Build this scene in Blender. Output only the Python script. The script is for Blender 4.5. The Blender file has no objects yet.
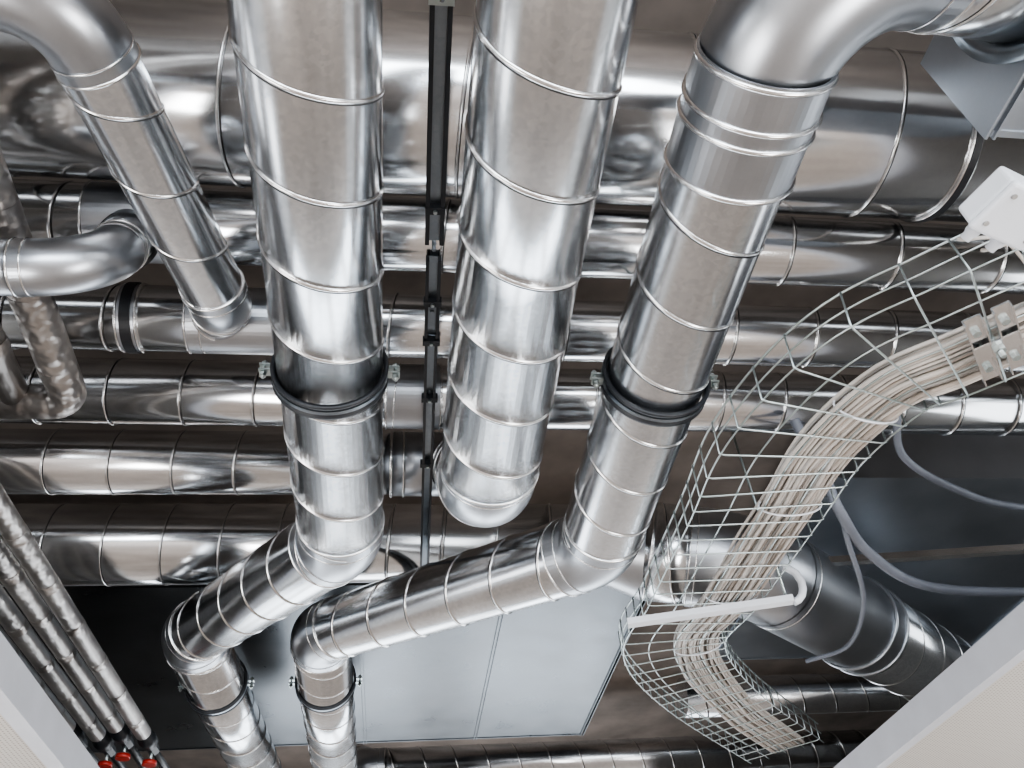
import bpy, math, random
from mathutils import Vector, Matrix
random.seed(4)
V = Vector
SC = bpy.context.scene

# ------------------------------------------------------------------ materials
def new_mat(name):
    m = bpy.data.materials.new(name); m.use_nodes = True
    nt = m.node_tree; b = nt.nodes["Principled BSDF"]
    return m, nt, b
def nd(nt, t, **kw):
    n = nt.nodes.new(t)
    for k, v in kw.items():
        if k in n.inputs: n.inputs[k].default_value = v
    return n
def coords(nt, scale=(1,1,1)):
    tc = nd(nt, 'ShaderNodeTexCoord'); mp = nd(nt, 'ShaderNodeMapping')
    mp.inputs['Scale'].default_value = scale
    nt.links.new(tc.outputs['Object'], mp.inputs['Vector']); return mp.outputs['Vector']
def ramp(nt, src, stops):
    r = nd(nt, 'ShaderNodeValToRGB')
    e = r.color_ramp.elements
    e[0].position, e[0].color = stops[0][0], (*stops[0][1], 1)
    e[1].position, e[1].color = stops[-1][0], (*stops[-1][1], 1)
    for p, c in stops[1:-1]:
        x = e.new(p); x.color = (*c, 1)
    nt.links.new(src, r.inputs['Fac']); return r.outputs['Color']
def g3(v): return (v, v, v)

def metal(name, c1, c2, r1, r2, spangle=90, wob=0.12, wobscale=3, stretch=(1,1,1), mixf=.9):
    m, nt, b = new_mat(name)
    b.inputs['Metallic'].default_value = 1
    vec = coords(nt)
    vo = nd(nt, 'ShaderNodeTexVoronoi', Scale=spangle); nt.links.new(vec, vo.inputs['Vector'])
    n1 = nd(nt, 'ShaderNodeTexNoise', Scale=4.0, Detail=3, Roughness=0.5); nt.links.new(coords(nt, stretch), n1.inputs['Vector'])
    mx = nd(nt, 'ShaderNodeMix'); mx.data_type = 'FLOAT'; mx.inputs[0].default_value = mixf
    sep = nd(nt, 'ShaderNodeSeparateColor'); nt.links.new(vo.outputs['Color'], sep.inputs[0])
    nt.links.new(sep.outputs[0], mx.inputs[2]); nt.links.new(n1.outputs[0], mx.inputs[3])
    nt.links.new(ramp(nt, mx.outputs[0], [(0.25, c1), (0.75, c2)]), b.inputs['Base Color'])
    mr = nd(nt, 'ShaderNodeMapRange'); mr.inputs[1].default_value = .3; mr.inputs[2].default_value = .7
    mr.inputs[3].default_value = r1; mr.inputs[4].default_value = r2
    nt.links.new(n1.outputs[0], mr.inputs[0]); nt.links.new(mr.outputs[0], b.inputs['Roughness'])
    if wob:
        n2 = nd(nt, 'ShaderNodeTexNoise', Scale=wobscale, Detail=1); nt.links.new(coords(nt, stretch), n2.inputs['Vector'])
        bp = nd(nt, 'ShaderNodeBump', Strength=wob, Distance=0.05); nt.links.new(n2.outputs[0], bp.inputs['Height'])
        nt.links.new(bp.outputs[0], b.inputs['Normal'])
    return m
def plain(name, col, rough=.5, metallic=0, noise=0.06, nscale=8, bump=0.0):
    m, nt, b = new_mat(name)
    b.inputs['Metallic'].default_value = metallic; b.inputs['Roughness'].default_value = rough
    vec = coords(nt)
    n = nd(nt, 'ShaderNodeTexNoise', Scale=nscale, Detail=5); nt.links.new(vec, n.inputs['Vector'])
    a = tuple(max(0, c*(1-noise*2)) for c in col); c = tuple(min(1, c*(1+noise*2)) for c in col)
    nt.links.new(ramp(nt, n.outputs[0], [(0.3, a), (0.7, c)]), b.inputs['Base Color'])
    if bump:
        bp = nd(nt, 'ShaderNodeBump', Strength=bump, Distance=0.01)
        nt.links.new(n.outputs[0], bp.inputs['Height']); nt.links.new(bp.outputs[0], b.inputs['Normal'])
    return m

GALV = metal('galvanised_spiral', (.55,.575,.60), (.72,.735,.755), .16, .25, wob=.06, stretch=(1,.35,1), mixf=.74)
GALVB = metal('galvanised_bright', (.66,.675,.69), (.79,.80,.815), .12, .20, wob=.055, wobscale=3.5, stretch=(.3,1,1), mixf=.88)
ELB = metal('pressed_elbow_steel', (.38,.40,.43), (.48,.50,.53), .28, .36, spangle=200, wob=.03, mixf=.95)
SEAM = metal('seam_steel', g3(.70), g3(.82), .18, .26, wob=0)
GROOVE = metal('seam_groove', g3(.08), g3(.14), .3, .4, wob=0)  # dark colour painting the shadow line beside each seam ridge
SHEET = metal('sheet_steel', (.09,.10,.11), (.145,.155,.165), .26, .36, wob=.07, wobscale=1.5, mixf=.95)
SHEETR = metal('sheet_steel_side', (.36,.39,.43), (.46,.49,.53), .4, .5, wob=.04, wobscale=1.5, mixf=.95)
RUB = plain('black_rubber', (.012,.014,.018), .45)
ZINC = metal('zinc_wire', (.36,.42,.415), (.52,.56,.56), .3, .42, wob=0)
DARKCH = plain('dark_channel', (.018,.020,.024), .4)
MIDCH = metal('channel_steel', (.20,.23,.26), (.3,.33,.36), .25, .4, wob=0)
FOIL = metal('foil_lagging', (.32,.30,.29), (.54,.52,.50), .34, .48, spangle=30, wob=.35, wobscale=22)
WHITE = plain('white_plastic', (.64,.66,.70), .4, noise=.02)
CAB1 = plain('cable_white', (.50,.465,.43), .45, noise=.06)
CAB2 = plain('cable_grey', (.30,.29,.275), .45, noise=.05)
CAB3 = plain('cable_brownish', (.37,.32,.28), .45, noise=.05)
CONC = plain('concrete_slab', (.20,.17,.15), .9, noise=.15, nscale=3, bump=.3)
WALLM = plain('plaster_wall', (.74,.74,.74), .85, noise=.04)
FLOORM = plain('floor_screed', (.52,.445,.39), .6, noise=.10, nscale=1.5)
FRAMEM = plain('ceiling_trim_white', (.54,.55,.59), .5, noise=.02)
RED = plain('red_valve', (.42,.03,.02), .4)
GREYFLEX = plain('grey_conduit', (.17,.185,.22), .5)
def tile_mat():
    m, nt, b = new_mat('perforated_ceiling_tile')
    b.inputs['Roughness'].default_value = .8
    vec = coords(nt, (60, 60, 60))
    vo = nd(nt, 'ShaderNodeTexVoronoi', Scale=1.0); vo.inputs['Randomness'].default_value = 0
    nt.links.new(vec, vo.inputs['Vector'])
    nt.links.new(ramp(nt, vo.outputs['Distance'], [(0.16, (.24,.21,.18)), (0.24, (.56,.53,.49))]), b.inputs['Base Color'])
    return m
TILE = tile_mat()

# ------------------------------------------------------------------ mesh builder
class MB:
    def __init__(s): s.v=[]; s.f=[]; s.m=[]; s.sm=[]; s.mats=[]
    def mi(s, mat):
        if mat not in s.mats: s.mats.append(mat)
        return s.mats.index(mat)
    def face(s, idx, mi, smooth): s.f.append(idx); s.m.append(mi); s.sm.append(smooth)
    def sweep(s, pts, r, mat, n=12, caps=True, smooth=True):
        pts=[V(p) for p in pts]; mi=s.mi(mat); N=len(pts)
        rs = r if isinstance(r,(list,tuple)) else [r]*N
        T=[]
        for i in range(N):
            a=pts[max(0,i-1)]; b=pts[min(N-1,i+1)]; T.append((b-a).normalized())
        u=T[0].orthogonal().normalized(); base=len(s.v)
        for i in range(N):
            u=(u-T[i]*u.dot(T[i])).normalized(); w=T[i].cross(u)
            for k in range(n):
                a=2*math.pi*k/n
                s.v.append(pts[i]+(u*math.cos(a)+w*math.sin(a))*rs[i])
        for i in range(N-1):
            for k in range(n):
                k2=(k+1)%n
                s.face((base+i*n+k,base+i*n+k2,base+(i+1)*n+k2,base+(i+1)*n+k),mi,smooth)
        if caps:
            s.face(tuple(base+k for k in reversed(range(n))),mi,False)
            s.face(tuple(base+(N-1)*n+k for k in range(n)),mi,False)
    def lathe(s, c, ax, prof, mat, n=56, closed=True, smooth=True):
        c=V(c); ax=V(ax).normalized(); u=ax.orthogonal().normalized(); w=ax.cross(u); mi=s.mi(mat)
        base=len(s.v); P=len(prof)
        for (rr,d) in prof:
            for k in range(n):
                a=2*math.pi*k/n; s.v.append(c+ax*d+(u*math.cos(a)+w*math.sin(a))*rr)
        for i in range(P if closed else P-1):
            j=(i+1)%P
            for k in range(n):
                k2=(k+1)%n
                s.face((base+i*n+k,base+i*n+k2,base+j*n+k2,base+j*n+k),mi,smooth)
    def bead(s,c,ax,r,w,h,mat):
        s.lathe(c,ax,[(r-.002,-w),(r+h*.75,-w*.6),(r+h,0),(r+h*.75,w*.6),(r-.002,w)],mat)
    def band(s,c,ax,r,w,h,mat):
        s.lathe(c,ax,[(r-.002,-w),(r+h,-w),(r+h,w),(r-.002,w)],mat,smooth=False)
    def xseams(s,y,z,r,x0,x1,step,off=0,tilt=.10,w=.0045,h=.0034):
        # lock seams of a duct lying along X, each ring sheared slightly like the spiral lead
        n=56
        x=x0+off
        while x<x1:
            for mat,prof in((SEAM,[(-.001,-w),(h,-w*.5),(h,w*.5),(-.001,w)]),(GROOVE,[(.0012,w),(.0012,w*1.8)])):  # second profile: flat dark strip painted as the ridge's shadow
                mi=s.mi(mat);base=len(s.v);P=len(prof)
                for (ro,dd) in prof:
                    for k in range(n):
                        a=2*math.pi*k/n
                        s.v.append(V((x+dd+tilt*r*math.sin(a),y+(r+ro)*math.cos(a),z+(r+ro)*math.sin(a))))
                for i in range(P-1):
                    for k in range(n):
                        k2=(k+1)%n
                        s.face((base+i*n+k,base+i*n+k2,base+(i+1)*n+k2,base+(i+1)*n+k),mi,True)
            x+=step
    def helix(s,p0,p1,r,pitch,mat,w=.006,h=.004,phase=0.0,n=40,groove=None,hand=1):
        p0=V(p0);p1=V(p1);L=(p1-p0).length;ax=(p1-p0).normalized()
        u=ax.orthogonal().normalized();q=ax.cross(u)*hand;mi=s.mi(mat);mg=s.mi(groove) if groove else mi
        tot=int(L/pitch*n);base=len(s.v)
        prof=[(-.001,-w),(h,-w*.55),(h,w*.55),(.0012,w),(.0012,w*1.8)]  # last two points carry the painted shadow strip
        P=len(prof)
        for i in range(tot+1):
            d=i*pitch/n;a=2*math.pi*i/n+phase
            e=u*math.cos(a)+q*math.sin(a)
            for (ro,dd) in prof: s.v.append(p0+ax*(d+dd)+e*(r+ro))
        for i in range(tot):
            for k in range(P-1):
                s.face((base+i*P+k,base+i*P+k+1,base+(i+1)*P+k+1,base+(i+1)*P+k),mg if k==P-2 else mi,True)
    def box(s,c,size,mat,ax=None,up=(0,0,1)):
        c=V(c);mi=s.mi(mat)
        if ax is None: X,Y,Z=V((1,0,0)),V((0,1,0)),V((0,0,1))
        else:
            X=V(ax).normalized();Z=V(up);Z=(Z-X*Z.dot(X)).normalized();Y=Z.cross(X)
        b=len(s.v);hx,hy,hz=[q/2 for q in size]
        for sx in(-1,1):
            for sy in(-1,1):
                for sz in(-1,1): s.v.append(c+X*hx*sx+Y*hy*sy+Z*hz*sz)
        for f in((0,1,3,2),(4,6,7,5),(0,4,5,1),(2,3,7,6),(0,2,6,4),(1,5,7,3)):
            s.face(tuple(b+i for i in f),mi,False)
    def obj(s,name,bevel=0):
        me=bpy.data.meshes.new(name);me.from_pydata([tuple(v) for v in s.v],[],s.f)
        for m in s.mats: me.materials.append(m)
        me.polygons.foreach_set('material_index',s.m);me.polygons.foreach_set('use_smooth',s.sm)
        me.update();o=bpy.data.objects.new(name,me);SC.collection.objects.link(o)
        if bevel:
            md=o.modifiers.new('bevel','BEVEL');md.width=bevel;md.segments=3;md.limit_method='ANGLE'
        return o

def route(pts,R):
    pts=[V(p) for p in pts];out=[];cur=pts[0]
    Rs=R if isinstance(R,(list,tuple)) else [R]*(len(pts)-2)
    for i in range(1,len(pts)-1):
        a=(pts[i]-pts[i-1]).normalized();b=(pts[i+1]-pts[i]).normalized()
        th=a.angle(b);t=Rs[i-1]*math.tan(th/2)
        s=pts[i]-a*t;ax=a.cross(b).normalized();nrm=ax.cross(a)
        cen=s+nrm*Rs[i-1];K=14;arc=[]
        for k in range(K+1): arc.append(cen+Matrix.Rotation(th*k/K,3,ax)@(s-cen))
        out.append(('s',[cur,s]));out.append(('b',arc));cur=arc[-1]
    out.append(('s',[cur,pts[-1]]));return out

def duct_into(b,pts,r,R=.25,pitch=.23,body=None,elbow=None,phase=0,seam=(.0052,.0038),n=56,collar=.05,spiral=True,hand=1):
    body=body or GALV;elbow=elbow or ELB
    secs=route(pts,R)
    for i,(k,p) in enumerate(secs):
        d0=(p[1]-p[0]).normalized();d1=(p[-1]-p[-2]).normalized()
        if k=='s':
            L=(p[1]-p[0]).length
            b.sweep(p,r,body,n=n,caps=(i==0 or i==len(secs)-1))
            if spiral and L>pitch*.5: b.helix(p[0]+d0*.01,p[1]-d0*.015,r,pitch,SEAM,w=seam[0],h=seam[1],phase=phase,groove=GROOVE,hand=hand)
        else:
            b.sweep(p,r+.0015,elbow,n=n,caps=False)
            for q,d in((p[0],-d0),(p[-1],d1)):
                b.band(q+d*collar/2,d,r,collar/2,.0028,elbow)
                b.bead(q+d*(collar+.004),d,r,.005,.006,SEAM)
                b.bead(q+d*.004,d,r,.004,.004,SEAM)
def duct(name,pts,r,extra=None,**kw):
    b=MB();duct_into(b,pts,r,**kw)
    if extra: extra(b)
    return b.obj(name)

def pipe_clamp(name,c,ax,r,rod_top=None):
    b=MB();c=V(c);ax=V(ax).normalized()
    b.lathe(c,ax,[(r,-.024),(r+.012,-.024),(r+.012,-.014),(r+.008,-.012),(r+.008,.012),(r+.012,.014),(r+.012,.024),(r,.024)],RUB)
    b.band(c,ax,r+.008,.006,.003,MIDCH)
    side=ax.cross(V((0,0,1))).normalized()
    for sg in(-1,1):
        p=c+side*sg*(r+.026)
        for dz in(-.010,.010): b.box(p+V((0,0,dz)),(.034,.026,.005),ZINC,ax=side)
        b.sweep([p+side*sg*.005+V((0,0,-.032)),p+side*sg*.005+V((0,0,.03))],.0045,ZINC,n=8)
        b.sweep([p+side*sg*.005+V((0,0,-.026)),p+side*sg*.005+V((0,0,-.015))],.0095,ZINC,n=6,smooth=False)
        b.sweep([p+side*sg*.005+V((0,0,.015)),p+side*sg*.005+V((0,0,.024))],.0095,ZINC,n=6,smooth=False)
    if rod_top: b.sweep([c+V((0,0,r+.005)),V((c.x,c.y,rod_top))],.006,ZINC,n=8)
    return b.obj(name)

# ------------------------------------------------------------------ crossing duct bundle (runs along X)
def joint(x,y,z,r,mat=None,w=.03,sl=.09):
    def f(b):
        b.band((x,y,z),(1,0,0),r,sl,.003,ELB)
        for s in(-1,1): b.bead((x+s*sl,y,z),(1,0,0),r,.006,.007,SEAM)
        if mat: b.band((x,y,z),(1,0,0),r,w,.008,mat)
    return f
XL,XR=-4.9,5.9
def row(y,z,r,x1,step,off,*fs,tilt=.10):
    b=MB();b.sweep([(XL,y,z),(x1,y,z)],r,GALVB,n=64)
    b.xseams(y,z,r,XL+.02,x1-.02,step,off,tilt)
    for f in fs: f(b)
    return b.obj('spiral_duct')
row(1.247,2.243,.252,XR,.62,.10,joint(1.63,1.247,2.243,.252,RUB,.012,.012),tilt=.16)
row(1.612,2.114,.1136,XR,.37,.2,joint(-.78,1.612,2.114,.1136,None,.02,.13),joint(.95,1.612,2.114,.1136),tilt=.14)
row(1.99,2.104,.110,XR,.30,.05,joint(-.87,1.99,2.104,.110,RUB,.016,.03),joint(-.54,1.99,2.104,.110,None,.02,.15),tilt=.14)
row(2.37,2.118,.120,XR,.25,.12,joint(.05,2.37,2.118,.120,None,.02,.1),tilt=.12)
row(2.80,2.125,.128,.22,.235,.02,
    lambda b:(b.sweep([(-.03,2.8,2.125),(.23,2.8,2.125)],.134,ELB,n=56),b.bead((-.03,2.8,2.125),(1,0,0),.134,.008,.008,SEAM),b.bead((.02,2.8,2.125),(1,0,0),.134,.006,.006,SEAM)))

# row that turns into the large duct at right
b=MB()
b.sweep([(XL,3.5,2.182),(.98,3.5,2.182)],.186,GALVB,n=64)
b.xseams(3.5,2.182,.186,XL+.02,.95,.25,.1,.10)
b.sweep([(.97,3.5,2.182),(1.22,3.47,2.11)],[.186,.24],ELB,n=56,caps=False)
b.bead((.97,3.5,2.182),(1,0,0),.186,.007,.008,SEAM)
b.bead((1.22,3.47,2.11),(.97,-.1,-.25),.24,.007,.007,SEAM)
dirF=(V((4.6,5.56,1.88))-V((1.66,3.37,1.98))).normalized()
duct_into(b,[(1.22,3.47,2.11),(1.66,3.37,1.98),(4.6,5.56,1.88)],.24,R=.5,pitch=.24,phase=.4,collar=.03)
pF=V((1.66,3.37,1.98))
b.sweep([pF+dirF*.22,pF+dirF*1.02],.2445,ELB,n=56,caps=False)
for q in(.98,1.10): b.bead(pF+dirF*q,dirF,.243,.014,.018,ELB)
b.band(pF+dirF*1.04,dirF,.24,.05,.008,ELB)
b.obj('spiral_duct')

# ------------------------------------------------------------------ front ducts (run along Y, jog upward)
duct('jogged_spiral_duct',[(-.186,-.9,1.6),(-.191,2.53,1.6),(-.93,3.76,1.86),(-.86,5.9,1.92)],.1415,R=.20,pitch=.235,phase=2.7,hand=-1)
def fC(b):
    for y,w,h in((.735,.008,.008),(.825,.008,.010),(.865,.008,.010),(.985,.008,.010)):
        b.bead((.729,y,1.6),(0,1,0),.1425,w,h,SEAM)
    b.band((.729,.855,1.6),(0,1,0),.1415,.13,.004,ELB)
    b.lathe((1.30,.575,1.753),(1,.12,.22),[(.14,-.02),(.185,-.02),(.185,-.01),(.14,-.01)],MIDCH)
duct('jogged_spiral_duct',[(1.34,.58,1.76),(.735,.50,1.62),(.729,2.61,1.6),(-.351,3.77,1.86),(-.375,5.9,1.92)],.1415,R=[.24,.22,.20],pitch=.235,phase=.8,extra=fC,hand=-1)
duct('spiral_duct',[(.272,-.9,1.58),(.278,2.13,1.55),(.28,2.8,2.125)],.15,R=.18,pitch=.235,phase=4.5,collar=.02,hand=-1)
duct('branch_duct',[(-1.9,.74,1.68),(-.655,.735,1.68),(-.51,1.66,1.83),(-.60,1.97,2.10)],.083,R=[.15,.11],pitch=.22,phase=1.2,seam=(.0042,.003),collar=.03,hand=-1)
duct('elbow_duct',[(-2.4,1.50,1.70),(-.745,1.44,1.70),(-.79,1.61,2.10)],.070,R=.15,pitch=.3,body=ELB,spiral=False,collar=.03,
     extra=lambda b:b.lathe((-.779,1.58,1.995),(-.12,.45,.9),[(.07,-.02),(.082,-.02),(.082,.02),(.07,.02)],RUB))

pipe_clamp('pipe_clamp',(-.19,1.69,1.6),(0,1,0),.1455,rod_top=1.99)
pipe_clamp('pipe_clamp',(.729,1.70,1.6),(0,1,0),.1455,rod_top=1.99)
pipe_clamp('pipe_clamp',(-.911,4.36,1.877),(.033,1,.028),.1455,rod_top=2.3)
pipe_clamp('pipe_clamp',(-.358,4.36,1.877),(-.011,1,.028),.1455,rod_top=2.3)

# ------------------------------------------------------------------ mounting rails under bundle
b=MB()
p0=V((.072,.55,1.965));p1=V((.132,3.75,1.965));d=(p1-p0).normalized();sd=d.cross(V((0,0,1)))
def rail_part(ya,yb,hw,t):
    A=p0+d*((ya-p0.y)/d.y);B=p0+d*((yb-p0.y)/d.y);m=(A+B)/2;L=(B-A).length
    for s in(-1,1): b.box(m+sd*s*hw,(L,t,.030),DARKCH,ax=d)
    b.box(m+V((0,0,.010)),(L,hw*2-.004,.003),MIDCH,ax=d)
rail_part(.55,1.52,.021,.012)
rail_part(1.58,1.90,.018,.010)
rail_part(1.93,3.75,.016,.009)
for y in(.80,1.55,1.80,2.18,2.58,3.1):
    q=p0+d*((y-p0.y)/d.y)
    b.sweep([q+V((0,0,0)),V((q.x,q.y,2.74))] if y>1.4 else [q+V((0,0,-.05)),q+V((0,0,.03))],.006,MIDCH,n=8)
    if y<1:
        b.box(q+V((0,0,-.019)),(.05,.06,.004),ZINC,ax=d);b.sweep([q+V((0,0,-.034)),q+V((0,0,-.02))],.014,ZINC,n=6,smooth=False)
for y in(1.40,1.75,1.92,2.2,2.58):
    q=p0+d*((y-p0.y)/d.y)
    b.box(q+V((0,0,-.004)),(.022,.056,.026),DARKCH,ax=d)
    b.sweep([q+V((0,0,-.025)),q+V((0,0,-.010))],.006,ZINC,n=6,smooth=False)
b.obj('mounting_rail')

# ------------------------------------------------------------------ foil-lagged pipes
b=MB()
secs=route([(-1.01,-.3,1.88),(-1.052,2.16,1.88),(-3.4,2.19,1.88)],.065)
pl=[]
for k,p in secs:
    if k=='s': pl+=[p[0]]
    else: pl+=p[:-1:2]
pl.append(secs[-1][1][1])
b.sweep(pl,.056,FOIL,n=28)
for k in range(7): b.band((-1.015-.006*k,.2+k*.30,1.88),(0,1,0),.056,.022,.0012,FOIL)
b.obj('foil_lagged_pipe')
b=MB();b.sweep([(-1.19,-.3,1.88),(-1.215,2.15,1.88)],.045,FOIL,n=24)
for k in range(6): b.band((-1.19-.004*k,.2+k*.34,1.88),(0,1,0),.045,.02,.0012,FOIL)
b.obj('foil_lagged_pipe')
for i,(xa,ya) in enumerate(((-1.283,4.6),(-1.385,4.5),(-1.49,4.6),(-1.60,4.5))):
    b=MB();A=V((xa-.02,-.2,1.6));B=V((xa+.09,ya-.35,1.6))
    d=(B-A).normalized()
    b.sweep([A,B],.037,FOIL,n=24)
    for k in range(14): b.band(A.lerp(B,(k+.5)/14),d,.037,.022,.0012,FOIL)
    b.sweep([B,B+d*.9],.018,DARKCH,n=16)
    b.sweep([B+d*.02,B+d*.06,B+d*.07,B+d*.13],[.03,.03,.042,.042],RUB,n=16)
    b.sweep([B+d*.16,B+d*.24],.028,RUB,n=6,smooth=False)
    b.sweep([B+d*.2,B+d*.2+V((0,0,-.07))],.008,ZINC,n=8)
    b.sweep([B+d*.2+V((0,0,-.065)),B+d*.2+V((0,0,-.085))],.034,RED if i<3 else RUB,n=14)
    b.obj('lagged_heating_pipe')

# ------------------------------------------------------------------ rectangular ducts
def rect_duct(name,x0,x1,y0,y1,z0,z1,step,mat=SHEET,flange=.012):
    b=MB();b.box(((x0+x1)/2,(y0+y1)/2,(z0+z1)/2),(x1-x0,y1-y0,z1-z0),mat)
    n=int(round((x1-x0)/step))
    for i in range(n+1):
        x=x0+(x1-x0)*i/n
        for s in(-.010,.010): b.box((x+s,(y0+y1)/2,(z0+z1)/2),(.006,y1-y0+flange*2,z1-z0+flange*2),mat)
    for yy in(y0,y1): b.box(((x0+x1)/2,yy,z0),(x1-x0,.016,.010),mat)
    b.obj(name)
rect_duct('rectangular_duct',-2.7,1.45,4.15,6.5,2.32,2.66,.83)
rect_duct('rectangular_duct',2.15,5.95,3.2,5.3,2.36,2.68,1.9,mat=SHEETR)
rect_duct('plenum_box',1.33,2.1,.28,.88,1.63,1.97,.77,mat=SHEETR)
duct('spiral_duct',[(-.35,7.4,2.5),(-.2,7.0,2.3),(4.5,7.0,2.3)],.14,R=.12,pitch=.25)
duct('spiral_duct',[(2.1,5.9,2.34),(5.8,5.9,2.34)],.14,pitch=.25)

# ------------------------------------------------------------------ wire cable tray + cables
ctrl=[(1.74,.75,1.24),(1.40,1.05,1.25),(1.235,1.19,1.25),(1.11,1.345,1.27),(1.05,1.66,1.30),(1.085,2.06,1.35),(1.115,2.68,1.40),(1.15,3.2,1.46),(1.49,3.78,1.48),(2.13,4.5,1.46)]
def catmull(P,n=24):
    P=[V(p) for p in P];P=[2*P[0]-P[1]]+P+[2*P[-1]-P[-2]];o=[]
    for i in range(1,len(P)-2):
        for k in range(n):
            t=k/n;a,b_,c,d=P[i-1:i+3]
            o.append(.5*((2*b_)+(c-a)*t+(2*a-5*b_+4*c-d)*t*t+(3*b_-a-3*c+d)*t**3))
    o.append(P[-2]);return o
def resample(P,step):
    o=[P[0]];acc=0
    for a,b_ in zip(P,P[1:]):
        L=(b_-a).length
        while acc+L>=step:
            t=(step-acc)/L;a=a.lerp(b_,t);o.append(a);L=(b_-a).length;acc=0
        acc+=L
    return o
cl=resample(catmull(ctrl),.025)
fr=[]
for i,p in enumerate(cl):
    t=(cl[min(len(cl)-1,i+2)]-cl[max(0,i-2)]).normalized()
    s=t.cross(V((0,0,1))).normalized();fr.append((p,t,s,s.cross(t)))
W,H=.42,.10
b=MB()
offs=[(-W/2,H),(-W/2,H*.5),(-W/2,0),(-W*.25,0),(0,0),(W*.25,0),(W/2,0),(W/2,H*.5),(W/2,H)]
for (so,ho) in offs:
    b.sweep([p+s*so+u*ho for p,t,s,u in fr],.0027 if ho<H else .0033,ZINC,n=6)
for i in range(0,len(fr),4):
    p,t,s,u=fr[i];q=.0045
    b.sweep([p-s*(W/2+q)+u*H,p-s*(W/2+q)-u*q*.2,p-s*(W/2-.01)-u*q,p+s*(W/2-.01)-u*q,p+s*(W/2+q)-u*q*.2,p+s*(W/2+q)+u*H],.0026,ZINC,n=6)
tray=b.obj('wire_cable_tray')
def sm_noise(n,step,amp):
    k=[random.uniform(-amp,amp) for _ in range(n//step+3)]
    o=[]
    for i in range(n):
        j=i//step;t=(i%step)/step;t=t*t*(3-2*t);o.append(k[j]*(1-t)+k[j+1]*t)
    return o
b=MB();NC=64
for c in range(NC):
    lay=c%4;s0=.015+.165*((c//4)/(NC/4-1));h0=.010+.010*lay
    n=len(fr);na=sm_noise(n,14,.014);nb=sm_noise(n,16,.005)
    path=[]
    for i,(p,t,s,u) in enumerate(fr):
        k=i/n;sh=-.07*max(0,min(1,(k-.62)/.25))
        path.append(p+s*(s0+sh+na[i])+u*(h0+nb[i]+.004))
    b.sweep(path[::2],(.0050,.0056,.0042,.0066)[random.randrange(4)],(CAB1,CAB1,CAB2,CAB1,CAB3,CAB1,CAB3)[c%7],n=8)
for i in (40,62,88,112):
    if i<len(fr):
        p,t,s,u=fr[i]
        c=p+s*.10+u*.026
        loop=[c+s*.098*math.cos(a)+u*.036*math.sin(a) for a in [2*math.pi*k/24 for k in range(25)]]
        b.sweep(loop,.003,WHITE,n=6,caps=False)
b.obj('cable_bundle')
# tray coupling bracket
b=MB();i=24;p,t,s,u=fr[i]
for k in(-1,1):
    c=p+s*.03+t*k*.030-u*.018
    b.box(c,(.24,.034,.004),SEAM,ax=s,up=u)
    for e in(-1,1): b.box(c+t*e*.018-u*.008,(.24,.003,.018),SEAM,ax=s,up=u)
    for e in(-.07,0,.07):
        b.sweep([c+s*e-u*.002,c+s*e-u*.012],.010,ZINC,n=6,smooth=False)
b.box(p+s*.03-u*.030,(.05,.10,.004),SEAM,ax=s,up=u)
b.sweep([p+s*.03-u*.06,p+s*.03+u*.06],.006,ZINC,n=8);b.sweep([p+s*.03-u*.045,p+s*.03-u*.030],.013,ZINC,n=6,smooth=False)
o=b.obj('clamp_bracket');o.parent=tray
# tray support arm
b=MB();A=V((.84,2.76,1.365));B=V((1.417,2.60,1.365));d=(B-A).normalized();q=d.cross(V((0,0,1)))
b.box((A+B)/2,((B-A).length,.035,.004),WHITE,ax=d)
for e in(-1,1): b.box((A+B)/2+q*e*.018+V((0,0,.01)),((B-A).length,.004,.022),WHITE,ax=d)
arc=[B]+[B+d*(.05*math.sin(a))+V((0,0,.07-.07*math.cos(a))) for a in(.4,.8,1.2,1.6,2.2,2.8,3.14)]
b.sweep(arc,.014,WHITE,n=10)
b.sweep([B-d*.02,B-d*.02+V((0,0,1.37))],.005,ZINC,n=8)
o=b.obj('support_arm');o.parent=tray

# junction box
b=MB();c=V((1.065,.765,1.16));ax=V((1,.35,0)).normalized()
b.box(c,(.135,.10,.05),WHITE,ax=ax);b.box(c+V((0,0,-.03)),(.14,.105,.016),WHITE,ax=ax)
jb=b.obj('junction_box',bevel=.014)
b=MB();ay=V((0,0,1)).cross(ax)
for e in(-.02,.045):
    q=c+ax*e+ay*.05;b.sweep([q,q+ay*.02,q+ay*.025,q+ay*.035],[.013,.013,.010,.010],WHITE,n=12)
    b.sweep(catmull([q+ay*.035,q+ay*.06+V((.03,0,.03)),V((1.24+e,.93,1.28)),V((1.40+e,1.05,1.27))],8),.004,CAB1,n=8)
q=c+ax*.06;b.sweep([q,q+ax*.03],.014,CAB2,n=12)
for e in(-.04,.04):
    for g in(-.03,.03):
        k=c+ax*e*1.3+ay*g+V((0,0,-.038));b.sweep([k,k+V((0,0,-.003))],.005,CAB2,n=10)
gl=b.obj('cable_glands');gl.parent=jb

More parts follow.
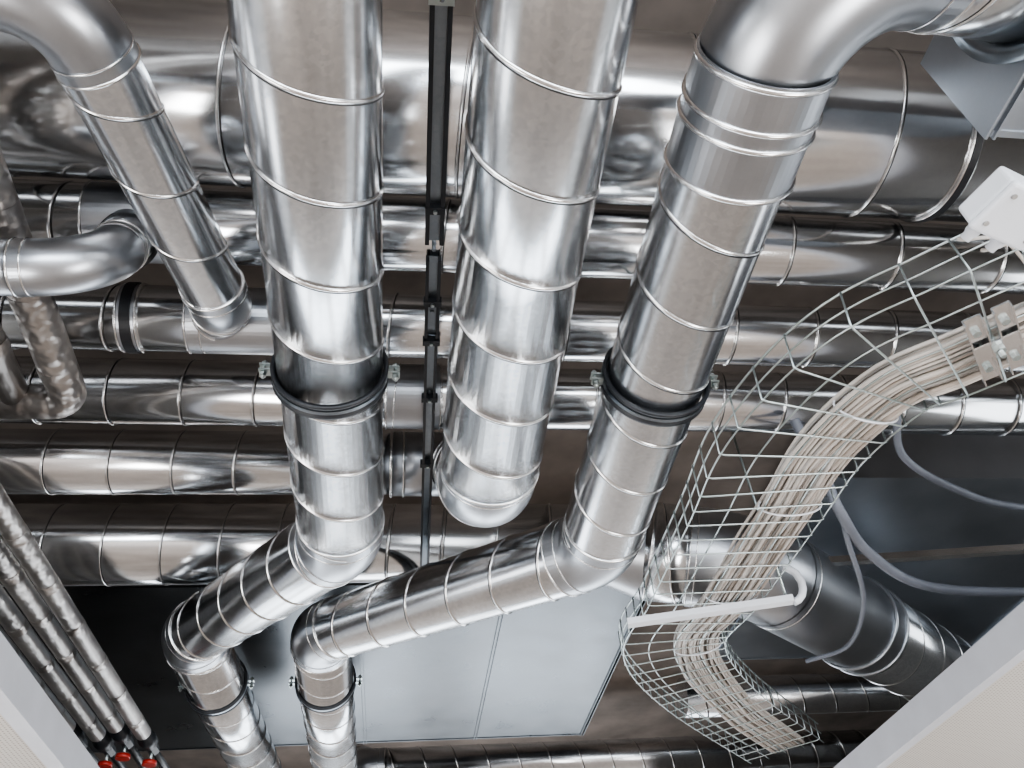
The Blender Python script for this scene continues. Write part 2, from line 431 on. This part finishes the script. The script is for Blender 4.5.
# corrugated conduits
def flex(name,P,r,mat):
    b=MB();pl=resample(catmull(P,30),.006)
    b.sweep(pl,[r*(1+.12*(1 if i%2 else -1)) for i in range(len(pl))],mat,n=14);b.obj(name)
flex('corrugated_conduit',[(1.86,2.2,1.94),(1.99,2.436,1.9),(2.349,2.66,1.9),(2.73,2.79,1.9),(3.6,2.95,1.95)],.014,GREYFLEX)
flex('corrugated_conduit',[(1.5,2.30,1.97),(1.58,2.38,1.75),(1.65,2.47,1.65),(1.88,2.74,1.65),(2.257,3.01,1.65),(2.77,3.086,1.65),(3.7,3.1,1.65)],.019,GREYFLEX)
flex('corrugated_conduit',[(1.6,2.38,1.97),(1.66,2.48,1.72),(1.725,2.61,1.63),(2.01,3.10,1.63),(2.13,3.54,1.63),(2.02,3.78,1.66)],.010,GREYFLEX)
b=MB();b.box((3.6,3.28,2.02),(3.0,.04,.035),SEAM,ax=(3.3,-.35,0));b.obj('strut_channel')

# ------------------------------------------------------------------ room shell
def slab(name,x0,x1,y0,y1,z0,z1,mat):
    b=MB();b.box(((x0+x1)/2,(y0+y1)/2,(z0+z1)/2),(x1-x0,y1-y0,z1-z0),mat);return b.obj(name)
slab('floor',-5.2,6.2,-5.2,9.2,-1.75,-1.6,FLOORM)
slab('ceiling',-5.2,6.2,-5.2,9.2,2.75,2.95,CONC)
slab('wall_left',-5.2,-5.0,-5.2,9.2,-1.6,2.75,WALLM)
slab('wall_right',6.0,6.2,-5.2,9.2,-1.6,2.75,WALLM)
def window_wall(name,y,dy,k0):
    b=MB()
    b.box((.5,y,-1.25),(11,.2,.7),WALLM);b.box((.5,y,2.0),(11,.2,1.5),WALLM)
    for x in(-4.75,-2.2,.5,3.2,5.75): b.box((x,y,.175),(.5,.2,2.15),WALLM)
    b.obj(name)
    for k,x in enumerate((-3.475,-.85,1.85,4.475)):
        b=MB();w=2.15
        for e in(-1,0,1): b.box((x+e*(w/2-.03),y+dy,.175),(.06,.08,2.15),FRAMEM)
        for e in(-1,1): b.box((x,y+dy,.175+e*1.045),(w,.08,.06),FRAMEM)
        b.obj('window_%d'%(k+k0))
window_wall('wall_back',-5.1,.02,1)
window_wall('wall_far',9.1,-.02,5)  # window openings here added to bring light to the far floor
for nm,x0,x1 in(('ceiling_panel',-4.98,-1.25),('ceiling_panel',2.27,5.98)):
    b=MB();b.box(((x0+x1)/2,2.5,1.225),(x1-x0,12.8,.05),TILE)
    xe=x1 if x1<0 else x0;sg=-1 if x1<0 else 1
    b.box((xe-sg*.012,2.5,1.245),(.024,12.8,.13),FRAMEM)
    b.box((xe+sg*.02,2.5,1.196),(.06,12.8,.008),FRAMEM)
    b.obj(nm)

# ------------------------------------------------------------------ lights
def area(name,loc,tgt,sx,sy,e,col):
    l=bpy.data.lights.new(name,'AREA');l.shape='RECTANGLE';l.size=sx;l.size_y=sy;l.energy=e;l.color=col
    o=bpy.data.objects.new(name,l);SC.collection.objects.link(o);o.location=loc
    o.rotation_euler=(V(tgt)-V(loc)).to_track_quat('-Z','Y').to_euler()
area('window_daylight',(-.85,-4.8,.2),(0,2,1.9),4.8,2.1,330,(.90,.95,1))
area('window_daylight',(3.2,-4.8,.2),(1,2,1.9),4.0,2.1,220,(.90,.95,1))
area('window_daylight',(.5,8.8,.2),(.5,3,-.3),9.5,2.0,170,(.90,.95,1))  # added unseen fill at the far wall, brightens far floor and lower ducts
area('work_light',(-2.2,.6,-1.3),(-.3,1.8,2.0),1.1,2.2,95,(.99,.98,.97))  # added floor-level fill aimed up at the ducts, no fixture
area('work_light',(2.4,.2,-1.3),(.6,2.0,2.0),1.1,2.2,100,(.99,.98,.97))  # second added uplight, right of the camera
area('void_lamp',(4.3,2.6,1.32),(3.6,3.2,2.3),1.6,2.4,46,(.92,.96,1))  # added fill hidden above the right panel, lifts the dark ducts there
area('void_lamp',(-3.0,2.4,1.32),(-2.4,2.6,2.1),1.4,2.4,38,(.95,.97,1))  # same kind of added hidden fill above the left panel
w=bpy.data.worlds.new('sky');SC.world=w;w.use_nodes=True
w.node_tree.nodes['Background'].inputs[0].default_value=(.86,.93,1,1);w.node_tree.nodes['Background'].inputs[1].default_value=3

# ------------------------------------------------------------------ camera
Yv=V((-127,-776,-834)).normalized();Zv=V((-.07569,.7357,-.6730));Zv=(Zv-Yv*Zv.dot(Yv)).normalized();Xv=Yv.cross(Zv)
R=Matrix((Xv,Yv,Zv))
cam=bpy.data.cameras.new('camera');cam.sensor_width=36;cam.lens=834*36/1024;cam.clip_start=.02
co=bpy.data.objects.new('camera',cam);SC.collection.objects.link(co);co.matrix_world=R.to_4x4();SC.camera=co
SC.view_settings.view_transform='AgX'
SC.view_settings.look='AgX - Medium High Contrast'
SC.view_settings.exposure=.02
